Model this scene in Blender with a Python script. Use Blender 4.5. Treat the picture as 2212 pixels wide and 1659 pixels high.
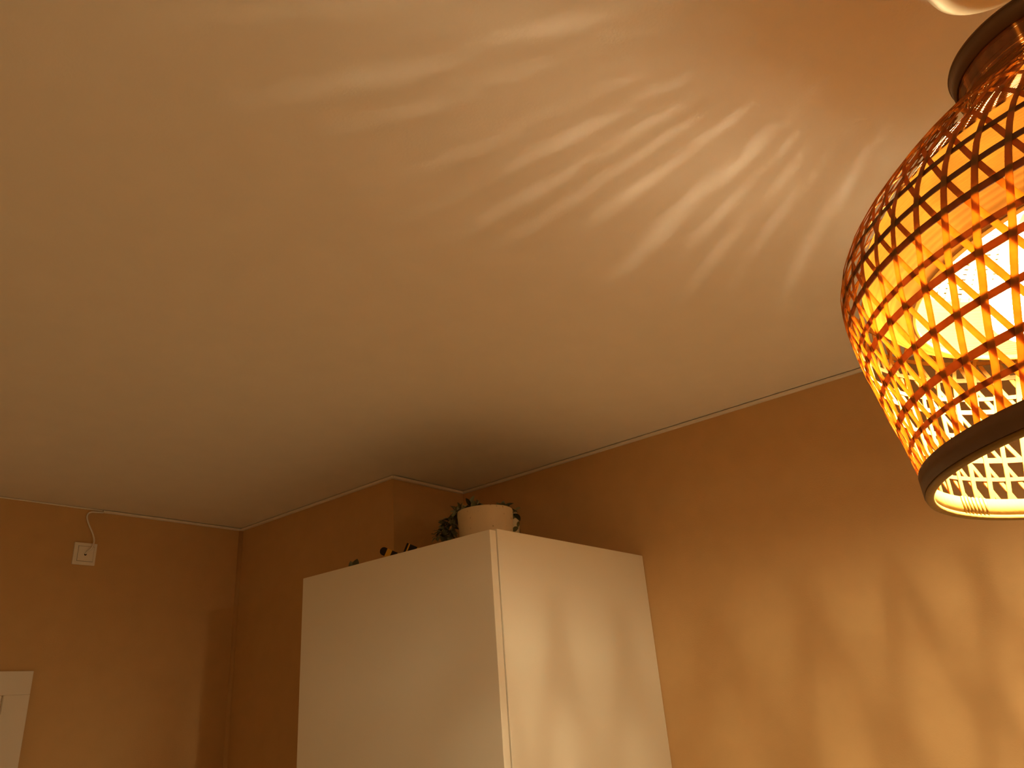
import bpy, bmesh, math, random
from mathutils import Vector, Matrix
random.seed(7)
S = bpy.context.scene
COL = S.collection
for o in list(bpy.data.objects):
    bpy.data.objects.remove(o)

# ------------------------------------------------------------------ camera
W, H = 2212, 1659
CAM = Vector((0.0, 0.0, 1.74))
YAW, PITCH, ROLL, FPX = 0.903922, 0.406284, -0.079824, 1630.585
fwd = Vector((math.sin(YAW)*math.cos(PITCH), math.cos(YAW)*math.cos(PITCH), math.sin(PITCH)))
rt0 = Vector((math.cos(YAW), -math.sin(YAW), 0.0))
up0 = rt0.cross(fwd)
rt = rt0*math.cos(ROLL) + up0*math.sin(ROLL)
up = -rt0*math.sin(ROLL) + up0*math.cos(ROLL)
cd = bpy.data.cameras.new('camera')
cam = bpy.data.objects.new('camera', cd)
COL.objects.link(cam)
cam.matrix_world = Matrix(((rt.x, up.x, -fwd.x, CAM.x), (rt.y, up.y, -fwd.y, CAM.y),
                           (rt.z, up.z, -fwd.z, CAM.z), (0, 0, 0, 1)))
cd.sensor_fit = 'HORIZONTAL'
cd.sensor_width = 36.0
cd.lens = 36.0*FPX/W
cd.clip_start = 0.02
S.camera = cam

def ray(px, py):
    """direction seen at a pixel of the 2212x1659 frame (used for measuring where things stand)"""
    return (fwd + rt*((px-W/2)/FPX) - up*((py-H/2)/FPX)).normalized()

def on_dist(px, py, d):
    r = ray(px, py)
    return CAM + r*(d/math.hypot(r.x, r.y))

# ------------------------------------------------------------------ world, exposure
wd = bpy.data.worlds.new('World')
S.world = wd
wd.use_nodes = True
wd.node_tree.nodes['Background'].inputs[0].default_value = (0.02, 0.014, 0.008, 1)
wd.node_tree.nodes['Background'].inputs[1].default_value = 1.0
S.view_settings.view_transform = 'Standard'
S.view_settings.look = 'None'
S.view_settings.exposure = 0.3
S.view_settings.gamma = 1.0
S.view_settings.use_curve_mapping = False
BULB_CORE, BULB_GLOBE = 10000.0, 450.0
BULB_COLOR = (1.0, 0.76, 0.43)
try:
    S.cycles.use_denoising = True
    S.cycles.use_light_tree = False
    S.cycles.max_bounces = 8
    S.cycles.diffuse_bounces = 6
    S.cycles.transmission_bounces = 5
    S.cycles.glossy_bounces = 2
    S.cycles.use_adaptive_sampling = True
    S.cycles.adaptive_threshold = 0.03
    S.cycles.transparent_max_bounces = 6
    S.cycles.sample_clamp_indirect = 6.0
    S.cycles.caustics_reflective = False
    S.cycles.caustics_refractive = False
except Exception:
    pass

# ------------------------------------------------------------------ materials
def new_mat(name):
    m = bpy.data.materials.new(name)
    m.use_nodes = True
    nt = m.node_tree
    return m, nt, nt.nodes['Principled BSDF']

def paint(name, col, rough=0.6, bump=0.0, scale=60.0, var=0.03, spec=0.3):
    m, nt, b = new_mat(name)
    n = nt.nodes.new('ShaderNodeTexNoise'); n.inputs['Scale'].default_value = scale*0.06
    n.inputs['Detail'].default_value = 3
    tc = nt.nodes.new('ShaderNodeTexCoord')
    nt.links.new(tc.outputs['Object'], n.inputs['Vector'])
    r = nt.nodes.new('ShaderNodeValToRGB')
    r.color_ramp.elements[0].position = 0.3; r.color_ramp.elements[1].position = 0.7
    r.color_ramp.elements[0].color = (*[c*(1-var) for c in col], 1)
    r.color_ramp.elements[1].color = (*[min(1, c*(1+var)) for c in col], 1)
    nt.links.new(n.outputs['Fac'], r.inputs['Fac'])
    nt.links.new(r.outputs['Color'], b.inputs['Base Color'])
    b.inputs['Roughness'].default_value = rough
    b.inputs['Specular IOR Level'].default_value = spec
    if bump:
        n2 = nt.nodes.new('ShaderNodeTexNoise'); n2.inputs['Scale'].default_value = scale
        nt.links.new(tc.outputs['Object'], n2.inputs['Vector'])
        bp = nt.nodes.new('ShaderNodeBump'); bp.inputs['Strength'].default_value = bump
        bp.inputs['Distance'].default_value = 0.002
        nt.links.new(n2.outputs['Fac'], bp.inputs['Height'])
        nt.links.new(bp.outputs['Normal'], b.inputs['Normal'])
    return m

def bamboo(name, col, trans, transmit=0.5, grain=90.0):
    """split cane: diffuse outside with light glowing through the thin strip"""
    m, nt, b = new_mat(name)
    nt.nodes.remove(b)
    out = nt.nodes['Material Output']
    tc = nt.nodes.new('ShaderNodeTexCoord')
    n = nt.nodes.new('ShaderNodeTexNoise'); n.inputs['Scale'].default_value = grain
    n.inputs['Detail'].default_value = 2
    nt.links.new(tc.outputs['Object'], n.inputs['Vector'])
    def ramp(c):
        r = nt.nodes.new('ShaderNodeValToRGB')
        r.color_ramp.elements[0].position = 0.3; r.color_ramp.elements[1].position = 0.75
        r.color_ramp.elements[0].color = (*[x*0.82 for x in c], 1)
        r.color_ramp.elements[1].color = (*[min(1, x*1.1) for x in c], 1)
        nt.links.new(n.outputs['Fac'], r.inputs['Fac'])
        return r
    d = nt.nodes.new('ShaderNodeBsdfDiffuse'); t = nt.nodes.new('ShaderNodeBsdfTranslucent')
    g = nt.nodes.new('ShaderNodeBsdfGlossy'); g.inputs['Roughness'].default_value = 0.35
    nt.links.new(ramp(col).outputs['Color'], d.inputs['Color'])
    nt.links.new(ramp(trans).outputs['Color'], t.inputs['Color'])
    mx = nt.nodes.new('ShaderNodeMixShader'); mx.inputs[0].default_value = transmit
    nt.links.new(d.outputs[0], mx.inputs[1]); nt.links.new(t.outputs[0], mx.inputs[2])
    mg = nt.nodes.new('ShaderNodeMixShader'); mg.inputs[0].default_value = 0.04
    nt.links.new(mx.outputs[0], mg.inputs[1]); nt.links.new(g.outputs[0], mg.inputs[2])
    nt.links.new(mg.outputs[0], out.inputs['Surface'])
    return m

M = {}
M['ceiling'] = paint('ceiling_paint', (0.80, 0.775, 0.73), 0.85, 0.15, 180, 0.015, 0.1)
M['wall'] = paint('terracotta_wall_paint', (0.60, 0.40, 0.19), 0.75, 0.2, 220, 0.03, 0.25)
M['wall_pale'] = paint('pale_wall_paint', (0.80, 0.77, 0.70), 0.8, 0.2, 220, 0.02, 0.2)
M['trim'] = paint('trim_paint', (0.80, 0.77, 0.72), 0.5, 0, 60, 0.02)
M['door'] = paint('door_paint', (0.80, 0.77, 0.71), 0.5, 0, 60, 0.02)
M['floor'] = paint('oak_floor', (0.74, 0.65, 0.52), 0.5, 0.1, 40, 0.08)
M['cabinet'] = paint('cabinet_lacquer', (0.80, 0.78, 0.70), 0.42, 0, 60, 0.01, 0.4)
M['carcass'] = paint('carcass_white', (0.72, 0.70, 0.66), 0.6, 0, 60, 0.01)
M['plastic'] = paint('white_plastic', (0.82, 0.80, 0.76), 0.4, 0, 60, 0.01)
M['dark'] = paint('dark_hole', (0.02, 0.015, 0.01), 0.8)
M['black'] = paint('black_enamel', (0.012, 0.010, 0.010), 0.35)
M['yellow'] = paint('yellow_enamel', (0.62, 0.36, 0.03), 0.4)
M['leaf'] = paint('grey_green_leaf', (0.44, 0.47, 0.32), 0.7, 0, 200, 0.2)
M['leaf2'] = paint('dark_green_leaf', (0.29, 0.32, 0.19), 0.6, 0, 200, 0.25)
M['stem'] = paint('plant_stem', (0.16, 0.13, 0.08), 0.8)
M['soil'] = paint('potting_soil', (0.05, 0.035, 0.02), 0.95, 0.5, 300, 0.3)
M['rose'] = paint('canopy_cream', (0.80, 0.75, 0.58), 0.4, 0, 60, 0.01)
M['cord'] = paint('cord_fabric', (0.70, 0.65, 0.52), 0.7)
M['socket'] = paint('socket_white', (0.75, 0.72, 0.66), 0.5)
M['metal'] = paint('wire_metal', (0.35, 0.30, 0.22), 0.4)
M['cane'] = bamboo('cane_strip', (0.30, 0.18, 0.042), (0.86, 0.38, 0.07), 0.45)
M['hoop'] = bamboo('cane_hoop', (0.20, 0.10, 0.038), (0.38, 0.13, 0.03), 0.34)
M['band'] = paint('bamboo_band', (0.19, 0.11, 0.058), 0.5, 0.3, 90, 0.08)
M['rim'] = paint('bamboo_rim', (0.30, 0.18, 0.04), 0.4, 0.3, 90, 0.06)
M['inner'] = bamboo('inner_shade_cane', (0.080, 0.048, 0.013), (0.52, 0.32, 0.11), 0.45, 25.0)
M['basket'] = bamboo('neck_weave_cane', (0.26, 0.14, 0.06), (0.88, 0.50, 0.15), 0.27)

# speckled ceramic
def speckled(name, base, spot):
    m, nt, b = new_mat(name)
    tc = nt.nodes.new('ShaderNodeTexCoord')
    v = nt.nodes.new('ShaderNodeTexVoronoi'); v.inputs['Scale'].default_value = 62
    nt.links.new(tc.outputs['Object'], v.inputs['Vector'])
    r = nt.nodes.new('ShaderNodeValToRGB')
    r.color_ramp.elements[0].position = 0.13; r.color_ramp.elements[0].color = (*spot, 1)
    r.color_ramp.elements[1].position = 0.22; r.color_ramp.elements[1].color = (*base, 1)
    nt.links.new(v.outputs['Distance'], r.inputs['Fac'])
    n = nt.nodes.new('ShaderNodeTexNoise'); n.inputs['Scale'].default_value = 14
    nt.links.new(tc.outputs['Object'], n.inputs['Vector'])
    mx = nt.nodes.new('ShaderNodeMix'); mx.data_type = 'RGBA'
    r2 = nt.nodes.new('ShaderNodeValToRGB')
    r2.color_ramp.elements[0].position = 0.42; r2.color_ramp.elements[1].position = 0.55
    nt.links.new(n.outputs['Fac'], r2.inputs['Fac'])
    nt.links.new(r2.outputs['Color'], mx.inputs['Factor'])
    mx.inputs['A'].default_value = (*base, 1)
    nt.links.new(r.outputs['Color'], mx.inputs['B'])
    nt.links.new(mx.outputs['Result'], b.inputs['Base Color'])
    b.inputs['Roughness'].default_value = 0.6
    bp = nt.nodes.new('ShaderNodeBump'); bp.inputs['Strength'].default_value = 0.35
    bp.inputs['Distance'].default_value = 0.002
    nt.links.new(v.outputs['Distance'], bp.inputs['Height'])
    nt.links.new(bp.outputs['Normal'], b.inputs['Normal'])
    return m
M['pot'] = speckled('speckled_ceramic', (0.66, 0.56, 0.39), (0.38, 0.30, 0.18))

# bulb: luminous core and a thin frosted globe
m, nt, b = new_mat('bulb_core'); nt.nodes.remove(b)
e = nt.nodes.new('ShaderNodeEmission'); e.inputs[0].default_value = (*BULB_COLOR, 1); e.inputs[1].default_value = BULB_CORE
nt.links.new(e.outputs[0], nt.nodes['Material Output'].inputs['Surface']); M['core'] = m
m, nt, b = new_mat('bulb_glass'); nt.nodes.remove(b)
tr = nt.nodes.new('ShaderNodeBsdfTransparent'); eg = nt.nodes.new('ShaderNodeEmission')
eg.inputs[0].default_value = (*BULB_COLOR, 1); eg.inputs[1].default_value = BULB_GLOBE
ad = nt.nodes.new('ShaderNodeAddShader')
nt.links.new(tr.outputs[0], ad.inputs[0]); nt.links.new(eg.outputs[0], ad.inputs[1])
nt.links.new(ad.outputs[0], nt.nodes['Material Output'].inputs['Surface']); M['glass'] = m

# ------------------------------------------------------------------ helpers
def link(name, me, mat, parent=None, loc=(0, 0, 0)):
    o = bpy.data.objects.new(name, me)
    if mat is not None and not me.materials:
        me.materials.append(M[mat])
    COL.objects.link(o)
    if parent is not None:
        o.parent = parent
    o.location = loc
    return o

def from_bm(name, bm, mat, parent=None, loc=(0, 0, 0), smooth=False):
    bmesh.ops.recalc_face_normals(bm, faces=bm.faces[:])
    me = bpy.data.meshes.new(name)
    bm.to_mesh(me); bm.free()
    if smooth:
        for p in me.polygons:
            p.use_smooth = True
    return link(name, me, mat, parent, loc)

def add_box(bm, a, b_, bevel=0.0):
    x0, y0, z0 = a; x1, y1, z1 = b_
    vs = [bm.verts.new(v) for v in ((x0, y0, z0), (x1, y0, z0), (x1, y1, z0), (x0, y1, z0),
                                    (x0, y0, z1), (x1, y0, z1), (x1, y1, z1), (x0, y1, z1))]
    fs = [bm.faces.new([vs[i] for i in f]) for f in ((3, 2, 1, 0), (4, 5, 6, 7), (0, 1, 5, 4), (1, 2, 6, 5), (2, 3, 7, 6), (3, 0, 4, 7))]
    if bevel:
        es = list({e for f in fs for e in f.edges})
        bmesh.ops.bevel(bm, geom=es, offset=bevel, segments=2, profile=0.5, affect='EDGES')

def box(name, a, b_, mat, parent=None, bevel=0.0, origin=None):
    bm = bmesh.new()
    o = Vector(origin) if origin else Vector((0, 0, 0))
    add_box(bm, Vector(a)-o, Vector(b_)-o, bevel)
    return from_bm(name, bm, mat, parent, o if parent is None else (0, 0, 0))

def lathe(bm, prof, n=64, closed=False, T=None):
    """revolve (r, z) points; closed = the profile is a loop"""
    rings = []
    for r, z in prof:
        if r < 1e-6:
            v = bm.verts.new((T @ Vector((0, 0, z))) if T else (0, 0, z)); rings.append([v]*n); continue
        ring = []
        for i in range(n):
            a = 2*math.pi*i/n
            p = Vector((r*math.cos(a), r*math.sin(a), z))
            ring.append(bm.verts.new(T @ p if T else p))
        rings.append(ring)
    m_ = len(rings)
    for k in range(m_ if closed else m_-1):
        A, B = rings[k], rings[(k+1) % m_]
        for i in range(n):
            j = (i+1) % n
            f = []
            for v in (A[i], A[j], B[j], B[i]):
                if v not in f:
                    f.append(v)
            if len(f) > 2:
                try:
                    bm.faces.new(f)
                except ValueError:
                    pass

def tube(bm, pts, rad, n=8, caps=True):
    pts = [Vector(p) for p in pts]
    rings = []
    prev = None
    for i, p in enumerate(pts):
        t = (pts[min(i+1, len(pts)-1)] - pts[max(i-1, 0)]).normalized()
        if prev is None:
            u = t.orthogonal().normalized()
        else:
            u = (prev - t*prev.dot(t)).normalized()
        prev = u
        v = t.cross(u)
        r = rad[i] if isinstance(rad, (list, tuple)) else rad
        rings.append([bm.verts.new(p + (u*math.cos(2*math.pi*k/n) + v*math.sin(2*math.pi*k/n))*r) for k in range(n)])
    for a, b_ in zip(rings, rings[1:]):
        for k in range(n):
            bm.faces.new((a[k], a[(k+1) % n], b_[(k+1) % n], b_[k]))
    if caps:
        bm.faces.new(rings[0][::-1]); bm.faces.new(rings[-1])

def spline(pts, n=8):
    pts = [Vector(p) for p in pts]
    out = []
    P = [pts[0]*2-pts[1]] + pts + [pts[-1]*2-pts[-2]]
    for i in range(1, len(P)-2):
        a, b_, c, d = P[i-1:i+3]
        for k in range(n):
            t = k/n
            out.append(0.5*((2*b_) + (c-a)*t + (2*a-5*b_+4*c-d)*t*t + (3*b_-a-3*c+d)*t**3))
    out.append(pts[-1])
    return out

def empty(name, loc):
    o = bpy.data.objects.new(name, None)
    o.empty_display_size = 0.05
    COL.objects.link(o); o.location = loc
    return o

def tag(o, label, cat, group=None):
    o['label'] = label; o['category'] = cat
    if group:
        o['group'] = group
    return o

def struct(o, label=None):
    o['kind'] = 'structure'
    if label:
        o['label'] = label
    return o

# ------------------------------------------------------------------ room shell (metres; camera stands over x=y=0)
XR, XJ, YB, YJ = 2.3234, 1.9271, 3.1988, 2.1436      # right wall, corner block, far wall, front of corner block
XL, YF, ZC = -2.0, -2.3, 2.612
TH = 0.12
struct(box('floor', (XL-TH, YF-TH, -0.1), (XR+TH, YB+TH, 0), 'floor'), 'oak coloured floor')
struct(box('ceiling', (XL-TH, YF-TH, ZC), (XR+TH, YB+TH, ZC+0.12), 'ceiling'), 'smooth white painted ceiling')
struct(box('wall_right', (XR, YF-TH, 0), (XR+TH, YB+TH, ZC), 'wall'), 'terracotta painted wall behind the pendant lamp')
struct(box('wall_corner', (XJ, YJ, 0), (XR, YB, ZC), 'wall'), 'terracotta painted boxed-out corner behind the cabinet')
struct(box('wall_left', (XL-TH, YF-TH, 0), (XL, YB+TH, ZC), 'wall'), 'terracotta painted side wall')
struct(box('wall_front', (XL, YF-TH, 0), (XR, YF, ZC), 'wall_pale'), 'pale wall behind the viewer')
# far wall with its doorway cut out
DX0, DX1, DZ = 0.215, 1.047, 1.916
bm = bmesh.new()
for a, b_ in (((XL, YB, 0), (DX0, YB+TH, ZC)), ((DX1, YB, 0), (XR, YB+TH, ZC)), ((DX0, YB, DZ), (DX1, YB+TH, ZC))):
    add_box(bm, a, b_)
struct(from_bm('wall_back', bm, 'wall'), 'terracotta painted far wall with the doorway')

# ceiling trims: slim battens with a shadow gap above
def batten(name, a, b_, label):
    return struct(box(name, a, b_, 'trim', None, 0.0015), label)
TZ0, TZ1, TD = 2.600, 2.6095, 0.014
batten('trim_1', (XR-TD, YF, TZ0), (XR, YJ-0.001, TZ1), 'slim white ceiling trim along the right wall')
batten('trim_2', (XJ-TD+0.003, YJ-TD-0.003, TZ0-0.002), (XR-TD-0.002, YJ, TZ1-0.001), 'short white ceiling trim on the front of the boxed-out corner')
batten('trim_3', (XJ-TD, YJ-TD+0.004, TZ0), (XJ, YB-TD, TZ1), 'slim white ceiling trim along the side of the boxed-out corner')
batten('trim_4', (1.292, YB-TD, TZ0), (XJ, YB, TZ1), 'slim white ceiling trim right of the cable')
batten('trim_5', (XL, YB-0.006, 2.6055), (1.292, YB, 2.611), 'thin white ceiling trim left of the cable')
# rounded paint bead in the far corner
bm = bmesh.new()
tube(bm, [(XJ+0.004, YB+0.004, 0), (XJ+0.004, YB+0.004, TZ0)], 0.019, 20)
struct(from_bm('trim_6', bm, 'wall', None, (0, 0, 0), True), 'painted bead down the far room corner')

# ------------------------------------------------------------------ doorway on the far wall
d = struct(empty('door_1', (0.63, YB, 0)), 'white door with a wide flat casing')
def dpart(name, a, b_, mat, bev=0.002):
    o = Vector(d.location)
    bm = bmesh.new(); add_box(bm, Vector(a)-o, Vector(b_)-o, bev)
    return from_bm(name, bm, mat, d)
CT = 0.016
dpart('casing_head', (DX0-0.083, YB-CT, DZ), (DX1+0.083, YB, DZ+0.079), 'door')
dpart('casing_side', (DX1, YB-CT, 0), (DX1+0.083, YB, DZ), 'door')
dpart('casing_side', (DX0-0.083, YB-CT, 0), (DX0, YB, DZ), 'door')
dpart('jamb', (DX1-0.018, YB, 0), (DX1, YB+TH, DZ-0.018), 'door')
dpart('jamb', (DX0, YB, 0), (DX0+0.018, YB+TH, DZ-0.018), 'door')
dpart('head_jamb', (DX0, YB, DZ-0.018), (DX1, YB+TH, DZ), 'door')
leaf = dpart('door_leaf', (DX0+0.02, YB+0.05, 0.008), (DX1-0.02, YB+0.09, DZ-0.02), 'door')
bm = bmesh.new()
o_ = Vector(d.location)
tube(bm, [Vector((DX0+0.09, YB+0.05, 1.0))-o_, Vector((DX0+0.09, YB+0.005, 1.0))-o_, Vector((DX0+0.2, YB+0.003, 1.0))-o_], 0.009)
h_ = from_bm('handle', bm, 'metal', leaf, (0, 0, 0), True)

# ------------------------------------------------------------------ tall cabinet
CX0, CX1, CY0, CY1, CZ = 1.5253, XR-0.002, 1.3166, YJ-0.002, 2.194
cab = tag(empty('tall_cabinet', ((CX0+CX1)/2, (CY0+CY1)/2, 0)), 'tall plain white cabinet with flat door standing in the room corner', 'cabinet')
def cpart(name, a, b_, mat, bev, parent=cab):
    o = Vector(cab.location)
    bm = bmesh.new(); add_box(bm, Vector(a)-o, Vector(b_)-o, bev)
    return from_bm(name, bm, mat, parent)
PT = 0.025
cpart('side_panel', (CX0, CY0, 0), (CX0+PT, CY1, CZ-0.006), 'cabinet', 0.0012)
cpart('carcass', (CX0+PT+0.0005, CY0+0.024, 0.09), (CX1-0.001, CY1, CZ-0.001), 'carcass', 0.001)
dr = cpart('door', (CX0+PT+0.006, CY0, 0.1), (CX1, CY0+0.02, CZ), 'cabinet', 0.0022)
cpart('plinth', (CX0+PT+0.0005, CY0+0.06, 0), (CX1-0.001, CY0+0.078, 0.089), 'carcass', 0.001)
bm = bmesh.new()
o_ = Vector(cab.location)
hx = CX0+PT+0.06
tube(bm, [Vector((hx, CY0, 0.98))-o_, Vector((hx, CY0-0.03, 0.98))-o_, Vector((hx, CY0-0.03, 1.14))-o_, Vector((hx, CY0, 1.14))-o_], 0.005)
from_bm('handle', bm, 'metal', dr, (0, 0, 0), True)
CTOP = CZ-0.0008

# ------------------------------------------------------------------ cable outlet and cable near the ceiling
PX0, PX1, PZ0, PZ1 = 1.2035, 1.2885, 2.385, 2.4715
ou = tag(empty('cable_outlet', ((PX0+PX1)/2, YB, PZ0)), 'square white outlet plate with a cable on the far wall', 'outlet')
def opart(name, a, b_, mat, bev, parent=ou):
    o = Vector(ou.location)
    bm = bmesh.new(); add_box(bm, Vector(a)-o, Vector(b_)-o, bev)
    return from_bm(name, bm, mat, parent)
opart('frame', (PX0, YB-0.009, PZ0), (PX1, YB, PZ1), 'plastic', 0.002)
opart('groove', (PX0+0.0145, YB-0.0094, PZ0+0.0135), (PX1-0.0105, YB-0.008, PZ1-0.0135), 'dark', 0.0)
cv = opart('cover', (PX0+0.0155, YB-0.0115, PZ0+0.0145), (PX1-0.0115, YB-0.0085, PZ1-0.0145), 'plastic', 0.0008)
hc = Vector((1.2465, YB-0.0117, 2.4255))
bm = bmesh.new()
bmesh.ops.create_circle(bm, cap_ends=True, radius=0.0048, segments=20, matrix=Matrix.Translation(hc-Vector(ou.location)) @ Matrix.Rotation(math.pi/2, 4, 'X'))
bmesh.ops.solidify(bm, geom=bm.faces[:], thickness=0.001)
from_bm('hole', bm, 'dark', cv)
bm = bmesh.new()
pts = spline([(1.2455, YB-0.009, 2.4275), (1.2500, YB-0.019, 2.434), (1.2630, YB-0.025, 2.452), (1.2680, YB-0.021, 2.480),
              (1.2605, YB-0.015, 2.510), (1.2440, YB-0.011, 2.543), (1.2335, YB-0.009, 2.570), (1.2360, YB-0.008, 2.588), (1.2480, YB-0.0085, 2.5965), (1.270, YB-0.0085, 2.5985), (1.2925, YB-0.0085, 2.600)], 8)
tube(bm, pts, 0.0032, 10)
tag(from_bm('cable', bm, 'plastic', None, (0, 0, 0), True), 'thin white cable looping up from the outlet plate to the ceiling', 'cable')

# ------------------------------------------------------------------ things on top of the cabinet
def leaf_mesh(name, L, Wd, cup=0.15, mat='leaf', round_=1.0):
    bm = bmesh.new()
    n = 7
    rows = []
    for i in range(n):
        t = i/(n-1)
        w = Wd*0.5*(math.sin(math.pi*min(0.999, max(0.001, t**0.85)))**0.7)
        x = L*t
        z = -cup*L*(t-0.5)**2
        rows.append([bm.verts.new((x, s*w, z+abs(s)*cup*w)) for s in (-1, 0, 1)])
    for a, b_ in zip(rows, rows[1:]):
        for k in range(2):
            bm.faces.new((a[k], a[k+1], b_[k+1], b_[k]))
    g = bmesh.ops.solidify(bm, geom=bm.faces[:], thickness=0.0012)
    me = bpy.data.meshes.new(name); bm.to_mesh(me); bm.free()
    for p in me.polygons:
        p.use_smooth = True
    me.materials.append(M[mat])
    return me

LEAF_A = leaf_mesh('leaf', 0.024, 0.017, 0.3, 'leaf')
LEAF_B = leaf_mesh('leaf', 0.030, 0.013, 0.25, 'leaf2')
LEAF_C = leaf_mesh('leaf', 0.034, 0.026, 0.2, 'leaf2')

def put_leaf(me, parent, pos, d, roll=0.0):
    d = Vector(d).normalized()
    q = d.to_track_quat('X', 'Z').to_matrix().to_4x4() @ Matrix.Rotation(roll, 4, 'X')
    o = bpy.data.objects.new('leaf', me); COL.objects.link(o); o.parent = parent
    o.matrix_local = Matrix.Translation(Vector(pos)) @ q
    return o

def pot_prof(r0, r1, h, t=0.006):
    return [(0, 0), (r0*0.93, 0), (r0*0.98, 0.003), (r0, 0.010), (r0+(r1-r0)*0.5, h*0.5), (r1, h-0.004), (r1-0.001, h-0.001), (r1-t*0.5, h),
            (r1-t+0.001, h-0.001), (r1-t, h-0.004), (r0-t, h*0.4), (0, h*0.38)]

# speckled pot with a trailing plant
PD = 2.33
pc = on_dist(1049, 1130, PD); PR, PH = 0.0873, 0.122
P0 = Vector((pc.x, pc.y, CTOP))
pl = tag(empty('potted_plant', P0), 'speckled cream round pot with a grey-green trailing plant on the cabinet corner', 'potted plant')
bm = bmesh.new(); lathe(bm, pot_prof(0.080, PR, PH), 64)
from_bm('pot', bm, 'pot', pl, (0, 0, 0), True)
bm = bmesh.new(); lathe(bm, [(0, PH-0.022), (PR-0.008, PH-0.022), (PR-0.008, PH-0.03), (0, PH-0.03)], 40)
from_bm('soil', bm, 'soil', pl)
hr = Vector((rt.x, rt.y, 0)).normalized()       # sideways as the room is seen, used only to spread the stems
hb = Vector((ray(1053, 1130).x, ray(1053, 1130).y, 0)).normalized()
def stem_leaves(plant, path, me_list, step, spread, seed, stemr=0.0013):
    rnd = random.Random(seed)
    pts = spline(path, 6)
    bm = bmesh.new(); tube(bm, pts, stemr, 6)
    from_bm('stem', bm, 'stem', plant, (0, 0, 0), True)
    acc = 0
    for a, b_ in zip(pts, pts[1:]):
        acc += (b_-a).length
        if acc >= step:
            acc = 0
            t = (b_-a).normalized()
            s = t.orthogonal().normalized()
            for k in range(3):
                q = Matrix.Rotation(rnd.uniform(0, 6.28), 3, t)
                d_ = (q @ s)*spread + t*rnd.uniform(0.1, 0.7)
                put_leaf(rnd.choice(me_list), plant, b_, d_, rnd.uniform(-0.8, 0.8))
    put_leaf(me_list[0], plant, pts[-1], pts[-1]-pts[-2])
zt = PH-0.012
def at(u, v, z):                     # u sideways, v away from the viewer, z above the cabinet top
    return hr*u+hb*v+Vector((0, 0, z))
paths = [
    [at(-.05, .02, zt), at(-.083, .03, PH+.016), at(-.108, .03, PH-.004), at(-.128, .03, PH-.03), at(-.142, .02, PH-.06)],
    [at(-.05, .00, zt), at(-.085, .01, PH+.006), at(-.110, .02, PH-.02), at(-.135, .02, PH-.045), at(-.155, .02, PH-.065)],
    [at(-.055, .03, zt), at(-.09, .05, PH+.012), at(-.104, .06, PH-.02), at(-.112, .06, PH-.065)],
    [at(-.05, -.01, zt), at(-.08, .0, PH+.012), at(-.100, .01, PH-.012), at(-.106, .01, PH-.045), at(-.118, .01, PH-.075)],
    [at(-.04, .03, zt), at(-.058, .03, PH+.016), at(-.062, .04, PH+.026)],
    [at(-.03, .0, zt), at(-.042, .0, PH+.014), at(-.046, .01, PH+.030)],
    [at(-.02, .02, zt), at(-.028, .03, PH+.016), at(-.022, .04, PH+.028)],
    [at(.045, .03, zt), at(.052, .04, PH+.012), at(.062, .05, PH+.022)],
    [at(.05, .02, zt), at(.074, .03, PH+.012), at(.090, .04, PH-.002)],
]
for i, p in enumerate(paths):
    stem_leaves(pl, p, [LEAF_A, LEAF_B, LEAF_B] if i < 7 else [LEAF_C, LEAF_A], 0.0075, 0.9, 20+i)

# small cream pot with dark leaf marks, half hidden behind the speckled one
p2c = on_dist(1082, 1130, 2.62)
p2 = tag(empty('patterned_pot', (p2c.x, p2c.y, CTOP)), 'pale patterned pot half hidden behind the speckled plant pot', 'pot')
bm = bmesh.new()
r2, h2 = 0.065, 0.186
lathe(bm, [(0, 0), (r2*0.72, 0), (r2*0.78, 0.006), (r2*0.93, h2*0.4), (r2, h2*0.72), (r2*0.95, h2*0.92), (r2*0.85, h2), (r2*0.80, h2-0.004), (r2*0.86, h2*0.5), (0, h2*0.35)], 48)
from_bm('pot_body', bm, 'rose', p2, (0, 0, 0), True)
for k in range(24):
    a = k*math.pi*2/24*1.0 + 0.1*(k % 3)
    z = h2*(0.62+0.11*(k % 3))
    rr = r2*(0.99 if k % 3 < 2 else 0.965)
    bm = bmesh.new()
    vs = []
    for j in range(10):
        u = 2*math.pi*j/10
        da, dz = 0.26*math.cos(u), 0.0085*math.sin(u)*(1-0.5*math.cos(u)) + 0.006*math.cos(u)
        vs.append(bm.verts.new(((rr+0.0012)*math.cos(a+da), (rr+0.0012)*math.sin(a+da), z+dz)))
    bm.faces.new(vs)
    bmesh.ops.solidify(bm, geom=bm.faces[:], thickness=0.002)
    from_bm('leaf_mark', bm, 'leaf2', p2)

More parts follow.
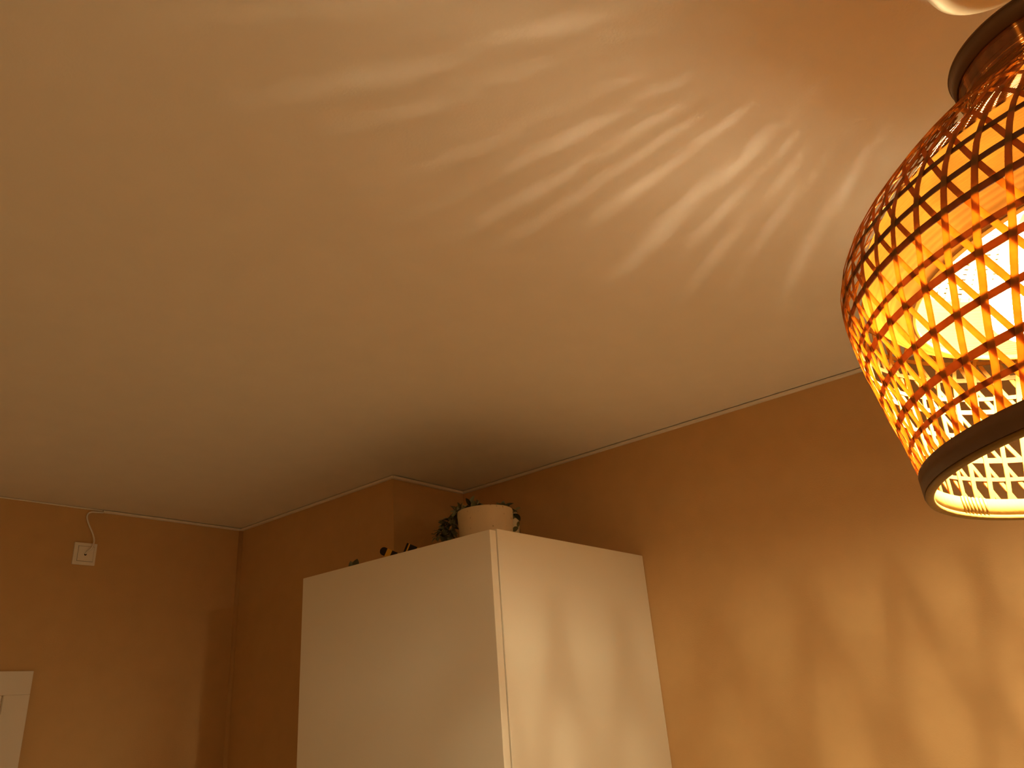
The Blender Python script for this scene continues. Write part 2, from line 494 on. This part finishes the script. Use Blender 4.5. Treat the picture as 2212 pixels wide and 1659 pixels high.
# low succulent peeping over the edge
sc_ = on_dist(764, 1219, 2.62)
sp = tag(empty('small_succulent', (sc_.x, sc_.y, CTOP)), 'two rounded green leaf tips peeping over the cabinet top near its back', 'plant')
bm = bmesh.new(); lathe(bm, [(0, 0), (0.030, 0), (0.034, 0.018), (0.032, 0.0185), (0.028, 0.012), (0, 0.012)], 32)
from_bm('pot', bm, 'rose', sp, (0, 0, 0), True)
def over(px, py, dist):
    return on_dist(px, py, dist)
LEAF_D = leaf_mesh('leaf', 0.034, 0.022, 0.1, 'leaf')
for (px, py, dd) in ((757, 1212.5, 2.60), (771.5, 1208, 2.59), (781, 1222, 2.62), (748, 1226, 2.63), (764, 1222, 2.58)):
    tip = over(px, py, dd)
    b0 = Vector((sc_.x, sc_.y, CTOP+0.011))
    dv = tip-b0
    dn = dv.normalized(); nz = (-ray(px, py)); nz = (nz-dn*nz.dot(dn)).normalized(); ny = nz.cross(dn)
    lf = put_leaf(LEAF_D, sp, (0, 0, 0), dv)
    p_ = (tip-Vector(sp.location)) - dn*0.033
    lf.matrix_local = Matrix(((dn.x, ny.x, nz.x, p_.x), (dn.y, ny.y, nz.y, p_.y), (dn.z, ny.z, nz.z, p_.z), (0, 0, 0, 1)))
    bm = bmesh.new(); tube(bm, [b0-Vector(sp.location), tip-Vector(sp.location)-dv.normalized()*0.03], 0.002, 6)
    from_bm('stem', bm, 'stem', sp)

# two black-and-yellow striped ornaments
def striped(name, tip_px, low_px, dist, wid, fr, tipround, label):
    """flat wooden paddle leaning on the cabinet top; fr = stripe limits along it"""
    A = on_dist(*tip_px, dist); B = on_dist(*low_px, dist-0.02)
    ax = (B-A).normalized()
    L = (A.z-CTOP-wid*0.42)/(-ax.z)
    L = max(0.06, min(L, 0.2))
    view = (A-CAM).normalized()
    side = ax.cross(view).normalized()
    nrm = side.cross(ax).normalized()
    # keep the lowest corner on the cabinet top
    foot = A+ax*L
    root = empty(name, (foot.x, foot.y, CTOP))
    tag(root, label, 'ornament')
    R = Vector(root.location)
    th = 0.012
    def outline(s0, s1):
        pts = []
        n = 12
        for i in range(n+1):
            s = s0+(s1-s0)*i/n
            if tipround and s < wid*0.5:
                w = math.sqrt(max(0, (wid*0.5)**2-(wid*0.5-s)**2))
            else:
                w = wid*0.5
            w = max(w, 0.0006)*(1-0.25*min(1, s/0.2))
            pts.append((s, w))
        return pts
    for k, (f0, f1, mat) in enumerate(fr):
        s0, s1 = f0*wid, min(f1*wid, L)
        if s1 <= s0:
            continue
        bm = bmesh.new()
        rows = []
        for s, w in outline(s0, s1):
            c = A+ax*s-R
            rows.append([bm.verts.new(c+side*w+nrm*th*0.5), bm.verts.new(c-side*w+nrm*th*0.5),
                         bm.verts.new(c-side*w-nrm*th*0.5), bm.verts.new(c+side*w-nrm*th*0.5)])
        for a, b_ in zip(rows, rows[1:]):
            for j in range(4):
                bm.faces.new((a[j], a[(j+1) % 4], b_[(j+1) % 4], b_[j]))
        bm.faces.new(rows[0][::-1]); bm.faces.new(rows[-1])
        from_bm('stripe', bm, mat, root)
    return root
striped('striped_ornament', (822.5, 1188), (880, 1212), 2.44, 0.026, [(0, 0.80, 'black'), (0.80, 1.45, 'yellow'), (1.45, 2.2, 'black'), (2.2, 2.9, 'yellow'), (2.9, 20, 'black')], True,
        'black and yellow striped ornament with a rounded tip on the cabinet top')
striped('striped_ornament', (877.0, 1183), (910, 1196), 2.40, 0.030, [(0, 0.24, 'black'), (0.24, 0.40, 'yellow'), (0.40, 1.3, 'black'), (1.3, 1.6, 'yellow'), (1.6, 20, 'black')], False,
        'black and yellow striped ornament with a square end on the cabinet top')

# ------------------------------------------------------------------ woven pendant lamp
DL = 0.946                                         # horizontal distance camera - lamp axis
LB = CAM + Vector((0.9940432, -0.10898675, 0.4))*DL  # centre of the widest part
AX = Vector((0.01401673, 0.02251461, 0.99964825)).normalized()
RT = Vector((0, 0, 1)).rotation_difference(AX).to_matrix().to_4x4()
lamp_base = LB + AX*(-0.2165*DL)
lamp = tag(empty('pendant_lamp', lamp_base), 'large woven bamboo pendant lamp glowing warm yellow, hanging from the ceiling', 'pendant lamp')
T0 = Matrix.Translation(LB-lamp_base) @ RT        # shade frame: origin at the widest part, z along the shade axis

PROF = [(-0.215, .2806), (-0.19, .2815), (-0.15, .2871), (-0.10, .2966), (-0.05, .3048), (0.0, .3105), (0.02, .3103), (0.04, .3070), (0.06, .2995), (0.08, .2883), (0.10, .2725),
        (0.12, .2545), (0.14, .2345), (0.16, .2128), (0.18, .1898), (0.20, .1663), (0.22, .1430), (0.24, .1225), (0.252, .1140), (0.30, .1080)]
def R_of(z, P=PROF):
    z = max(P[0][0], min(P[-1][0], z))
    for (a, ra), (b_, rb) in zip(P, P[1:]):
        if z <= b_:
            return ra+(rb-ra)*(z-a)/(b_-a)
    return P[-1][1]

def in_shade(name, me, mat, parent, rotz=0.0, pre=None):
    o = link(name, me, mat, parent)
    o.matrix_local = (T0 if parent is lamp else Matrix.Identity(4)) @ Matrix.Rotation(rotz, 4, 'Z')
    return o

def shade_bm(name, bm, mat, parent=lamp, rotz=0.0, smooth=True):
    bmesh.ops.recalc_face_normals(bm, faces=bm.faces[:])
    me = bpy.data.meshes.new(name); bm.to_mesh(me); bm.free()
    for p in me.polygons:
        p.use_smooth = smooth
    return in_shade(name, me, mat, parent, rotz)

def ring_band(r, z, w, t, n=96, slope=0.0):
    """flat band: width w along the shade, thickness t"""
    bm = bmesh.new()
    dz, dr = w*0.5*math.cos(slope), w*0.5*math.sin(slope)
    lathe(bm, [(r-t/2-dr, z-dz), (r+t/2-dr, z-dz), (r+t/2+dr, z+dz), (r-t/2+dr, z+dz)], n, True)
    return bm

# hoops
HOOPS = [-0.1613, -0.1335, -0.0954, -0.0575, -0.0366, -0.0054, 0.0211, 0.049]
HW = [0.0052, 0.0074, 0.0066, 0.0068, 0.0058, 0.0064, 0.0056, 0.0060]
for z, w in zip(HOOPS, HW):
    e = 0.004
    sl = math.atan2(R_of(z+e)-R_of(z-e), 2*e)
    shade_bm('hoop', ring_band(R_of(z)*DL, z*DL, w, 0.0012, 96, sl), 'hoop', smooth=False)

# slanting strips in two directions
NS = 62
CELL = 2*math.pi/NS
zs = [-0.2095+(0.2420+0.2095)*i/44 for i in range(45)]
CL = 0.098
def phi_table():
    ph = {}
    z = -0.0575; acc = 0.0
    step = 0.001
    tab = [(z, 0.0)]
    def d(z):
        r = R_of(z); e = 0.002
        sl = (R_of(z+e)-R_of(z-e))/(2*e)
        t_ = 0.37 + 0.20*max(0.0, min(1.0, (z-0.05)/0.1))
        return t_/r*math.sqrt(1+sl*sl)
    a = 0.0; zz = z
    while zz < 0.30:
        a += d(zz)*step; zz += step; tab.append((zz, a))
    a = 0.0; zz = z
    while zz > -0.22:
        a -= d(zz)*step; zz -= step; tab.insert(0, (zz, a))
    return tab
TAB = phi_table()
def phi(z):
    i = int((z-TAB[0][0])/0.001)
    i = max(0, min(len(TAB)-2, i))
    (z0, a0), (z1, a1) = TAB[i], TAB[i+1]
    return a0+(a1-a0)*(z-z0)/(z1-z0)

def strip_mesh(sgn, off, seed):
    rnd = random.Random(seed)
    w0 = 0.0062*rnd.uniform(0.92, 1.1)
    amp, ph_ = rnd.uniform(0.0, 0.006), rnd.uniform(0, 6.28)
    bm = bmesh.new()
    P = []
    for z in zs:
        a = sgn*phi(z) + amp*math.sin(z*28+ph_)*(1 if z < 0.2 else 0)
        r = R_of(z)*DL+off*(1.0+0.35*math.sin(z*80+ph_))
        P.append(Vector((r*math.cos(a), r*math.sin(a), z*DL)))
    rows = []
    for i, p in enumerate(P):
        t = (P[min(i+1, len(P)-1)]-P[max(0, i-1)]).normalized()
        e = 0.003
        sl = (R_of(zs[i]+e)-R_of(zs[i]-e))/(2*e)
        rad = Vector((p.x, p.y, 0)).normalized()
        n = (rad-Vector((0, 0, sl))).normalized()
        s = t.cross(n).normalized()
        w = w0*(1.0-0.40*max(0.0, min(1.0, (zs[i]+0.06)/0.20)))
        rows.append([bm.verts.new(p+s*w/2+n*0.0005), bm.verts.new(p-s*w/2+n*0.0005), bm.verts.new(p-s*w/2-n*0.0005), bm.verts.new(p+s*w/2-n*0.0005)])
    for a, b_ in zip(rows, rows[1:]):
        for j in range(4):
            bm.faces.new((a[j], a[(j+1) % 4], b_[(j+1) % 4], b_[j]))
    bm.faces.new(rows[0][::-1]); bm.faces.new(rows[-1])
    bmesh.ops.recalc_face_normals(bm, faces=bm.faces[:])
    me = bpy.data.meshes.new('strip'); bm.to_mesh(me); bm.free()
    me.materials.append(M['cane'])
    return me
NODE0 = math.radians(180-27.4)
for sgn, off in ((1, 0.0012), (-1, -0.0012)):
    vars_ = [strip_mesh(sgn, off, 40+k+10*sgn) for k in range(4)]
    for k in range(NS):
        in_shade('strip', vars_[random.randrange(4)].copy(), None, lamp, NODE0+k*CELL+random.uniform(-0.007, 0.007))

# bottom band: outer band, inner band, rolled rim
rb = 0.2812*DL
shade_bm('bottom_band', ring_band(rb+0.0030, -0.2005*DL, 0.0205, 0.0022, 128), 'band')
shade_bm('inner_band', ring_band(rb-0.0035, -0.2005*DL, 0.019, 0.002, 128), 'rim')
bm = bmesh.new()
lathe(bm, [(rb-0.001+0.0045*math.cos(a), -0.2135*DL+0.0035*math.sin(a)) for a in [2*math.pi*k/10 for k in range(10)]], 128, True)
shade_bm('rim', bm, 'rim')
# lashing where the rim ends overlap
bm = bmesh.new()
for k in range(7):
    a = math.radians(63+k*1.6)
    c, s = math.cos(a), math.sin(a)
    r0 = rb-0.0055
    pts = [Vector((r0*c, r0*s, z*DL)) for z in (-0.1905, -0.2105)]
    tube(bm, pts, 0.0016, 6)
shade_bm('lashing', bm, 'rim')
# band overlap at the near side
bm = bmesh.new()
n_ = 6
a0 = math.radians(180-19.5)
rows = []
for i in range(n_+1):
    a = a0+math.radians(7)*i/n_
    rows.append([bm.verts.new(((rb+q)*math.cos(a), (rb+q)*math.sin(a), z*DL)) for q, z in ((0.0042, -0.1895), (0.0062, -0.1895), (0.0062, -0.2115), (0.0042, -0.2115))])
for a, b_ in zip(rows, rows[1:]):
    for j in range(4):
        bm.faces.new((a[j], a[(j+1) % 4], b_[(j+1) % 4], b_[j]))
bm.faces.new(rows[0][::-1]); bm.faces.new(rows[-1])
shade_bm('band_end', bm, 'band', smooth=False)

# top collar
shade_bm('top_collar', ring_band(0.1065*DL, 0.2995*DL, 0.0240, 0.0030, 96, 0.05), 'band')
bm = bmesh.new()
lathe(bm, [(0.1065*DL+0.0030*math.cos(a), 0.3115*DL+0.0025*math.sin(a)) for a in [2*math.pi*k/8 for k in range(8)]], 96, True)
shade_bm('collar_edge', bm, 'band')

# inner shade: ribbed cane lining, open basket weave towards the neck
INNER = [(-0.0043, .2375), (0.004, .2600), (0.012, .2720), (0.02, .2790), (0.03, .2830), (0.04, .2840), (0.06, .2785), (0.08, .2670), (0.10, .2510), (0.12, .2320), (0.14, .2110),
         (0.16, .1890), (0.18, .1665), (0.20, .1455), (0.22, .1270), (0.24, .1125), (0.26, .1050), (0.30, .1025)]
ZSPLIT = 0.098
prof = []
nr = 27
for i in range(nr*4+1):
    z = INNER[0][0]+(ZSPLIT-INNER[0][0])*i/(nr*4)
    prof.append((R_of(z, INNER)*DL+0.0007*math.cos(math.pi*i/2), z*DL))
full = prof + [(r-0.0012, z) for r, z in prof[::-1]]
bm = bmesh.new(); lathe(bm, full, 120, True)
inner = shade_bm('inner_shade', bm, 'inner')
inner['label'] = 'ribbed pale inner shade'
shade_bm('inner_rim', ring_band(0.2375*DL, -0.0043*DL, 0.006, 0.0026, 120), 'inner', parent=inner)
bm = bmesh.new()
zz = [ZSPLIT-0.004+(0.298-ZSPLIT+0.004)*i/22 for i in range(23)]
NV = 104
def tight(z):                       # how far the weave closes up towards the neck
    return 0.72 if z < 0.14 else 0.72+0.22*min(1, (z-0.14)/0.035)
for k in range(NV):
    a = 2*math.pi*k/NV + random.uniform(-0.014, 0.014)
    wk = random.uniform(0.85, 1.12)
    rows = []
    for z in zz:
        r = R_of(z, INNER)*DL-0.0008
        w = 2*math.pi*r/NV*tight(z)*wk
        da = w/2/r
        rows.append([bm.verts.new((q*math.cos(a+s*da), q*math.sin(a+s*da), z*DL)) for q, s in ((r, 1), (r, -1), (r-0.0007, -1), (r-0.0007, 1))])
    for A_, B_ in zip(rows, rows[1:]):
        for j in range(4):
            bm.faces.new((A_[j], A_[(j+1) % 4], B_[(j+1) % 4], B_[j]))
z = ZSPLIT+0.002
while z < 0.294:
    r = R_of(z, INNER)*DL+0.0004
    e = 0.004
    sl = math.atan2(R_of(z+e, INNER)-R_of(z-e, INNER), 2*e)
    pitch = 0.0066
    w = pitch*tight(z)*random.uniform(0.8, 1.1)
    dz, dr = w/2*math.cos(sl), w/2*math.sin(sl)
    lathe(bm, [(r-0.0004-dr, z*DL-dz), (r+0.0004-dr, z*DL-dz), (r+0.0004+dr, z*DL+dz), (r-0.0004+dr, z*DL+dz)], 80, True)
    z += pitch*math.cos(sl)/DL
nw = shade_bm('neck_weave', bm, 'basket', smooth=False)
nw['kind'] = 'stuff'
bm = bmesh.new()
lathe(bm, [(0.008, 0.289*DL), (0.0975*DL, 0.289*DL), (0.0975*DL, 0.2915*DL), (0.008, 0.2915*DL)], 64, True)
shade_bm('neck_light_block', bm, 'basket', smooth=False)  # unseen disc added to block bulb light upward; edge gap sized to light canopy

# hub with three spokes, cord, canopy
def lw(p):                      # world point -> lamp-local
    return Vector(p)-lamp_base
hub_w = LB + AX*(0.296*DL)
bm = bmesh.new()
lathe(bm, [(0, -0.012), (0.013, -0.012), (0.015, -0.009), (0.015, 0.009), (0.012, 0.014), (0, 0.014)], 24, False, Matrix.Translation(lw(hub_w)))
from_bm('hub', bm, 'metal', lamp, (0, 0, 0), True)
for k in range(3):
    a = math.radians(40+120*k)
    bm = bmesh.new()
    tube(bm, [Vector((0.012*math.cos(a), 0.012*math.sin(a), 0.296*DL)), Vector((0.1035*DL*math.cos(a), 0.1035*DL*math.sin(a), 0.297*DL))], 0.0016, 6)
    shade_bm('spoke', bm, 'metal')
CAN_R, CAN_H = 0.083, 0.058
can_w = Vector((0.951, -0.090, ZC))
cn = can_w-Vector((0, 0, CAN_H))
bm = bmesh.new()
tube(bm, [lw(cn+Vector((0, 0, 0.006))), lw(cn*0.5+hub_w*0.5), lw(hub_w+AX*0.01)], 0.0033, 10)
from_bm('cord', bm, 'cord', lamp, (0, 0, 0), True)
bm = bmesh.new()
lathe(bm, [(0, -CAN_H), (0.012, -CAN_H), (0.060, -CAN_H+0.0015), (0.072, -CAN_H+0.005), (0.079, -CAN_H+0.012), (CAN_R, -CAN_H+0.024), (CAN_R+0.001, -0.003), (CAN_R+0.001, -0.0005), (0, -0.0005)],
      64, False, Matrix.Translation(lw(can_w)))
from_bm('canopy', bm, 'rose', lamp, (0, 0, 0), True)['label'] = 'round cream ceiling canopy'

# bulb on its tilted holder
BC = Vector((0.985, 0.010, 2.125))
bd = (hub_w-AX*0.01-BC).normalized()
RB = Vector((0, 0, 1)).rotation_difference(bd).to_matrix().to_4x4()
TB = Matrix.Translation(lw(BC)) @ RB
GR = 0.046
bm = bmesh.new()
pr = [(GR*math.sin(a), -GR*math.cos(a)) for a in [math.pi*k/14 for k in range(0, 12)]] + [(0.0185, 0.050), (0.0135, 0.058)]
pr[0] = (0, -GR)
lathe(bm, pr, 28, False, TB)
bulb = from_bm('bulb', bm, 'glass', lamp, (0, 0, 0), True)
bm = bmesh.new()
lathe(bm, [(0, -0.018), (0.0036, -0.0165), (0.0036, 0.0165), (0, 0.018)], 10, False, Matrix.Translation(lw(BC)))
from_bm('filament', bm, 'core', bulb, (0, 0, 0), True)
bm = bmesh.new()
lathe(bm, [(0, 0.057), (0.0165, 0.057), (0.019, 0.060), (0.019, 0.092), (0.015, 0.104), (0.008, 0.110), (0, 0.110)], 28, False, TB)
from_bm('socket', bm, 'socket', lamp, (0, 0, 0), True)
bm = bmesh.new()
tube(bm, [TB @ Vector((0, 0, 0.106)), lw(hub_w-AX*0.008)], 0.003, 8)
from_bm('holder_arm', bm, 'cord', lamp, (0, 0, 0), True)
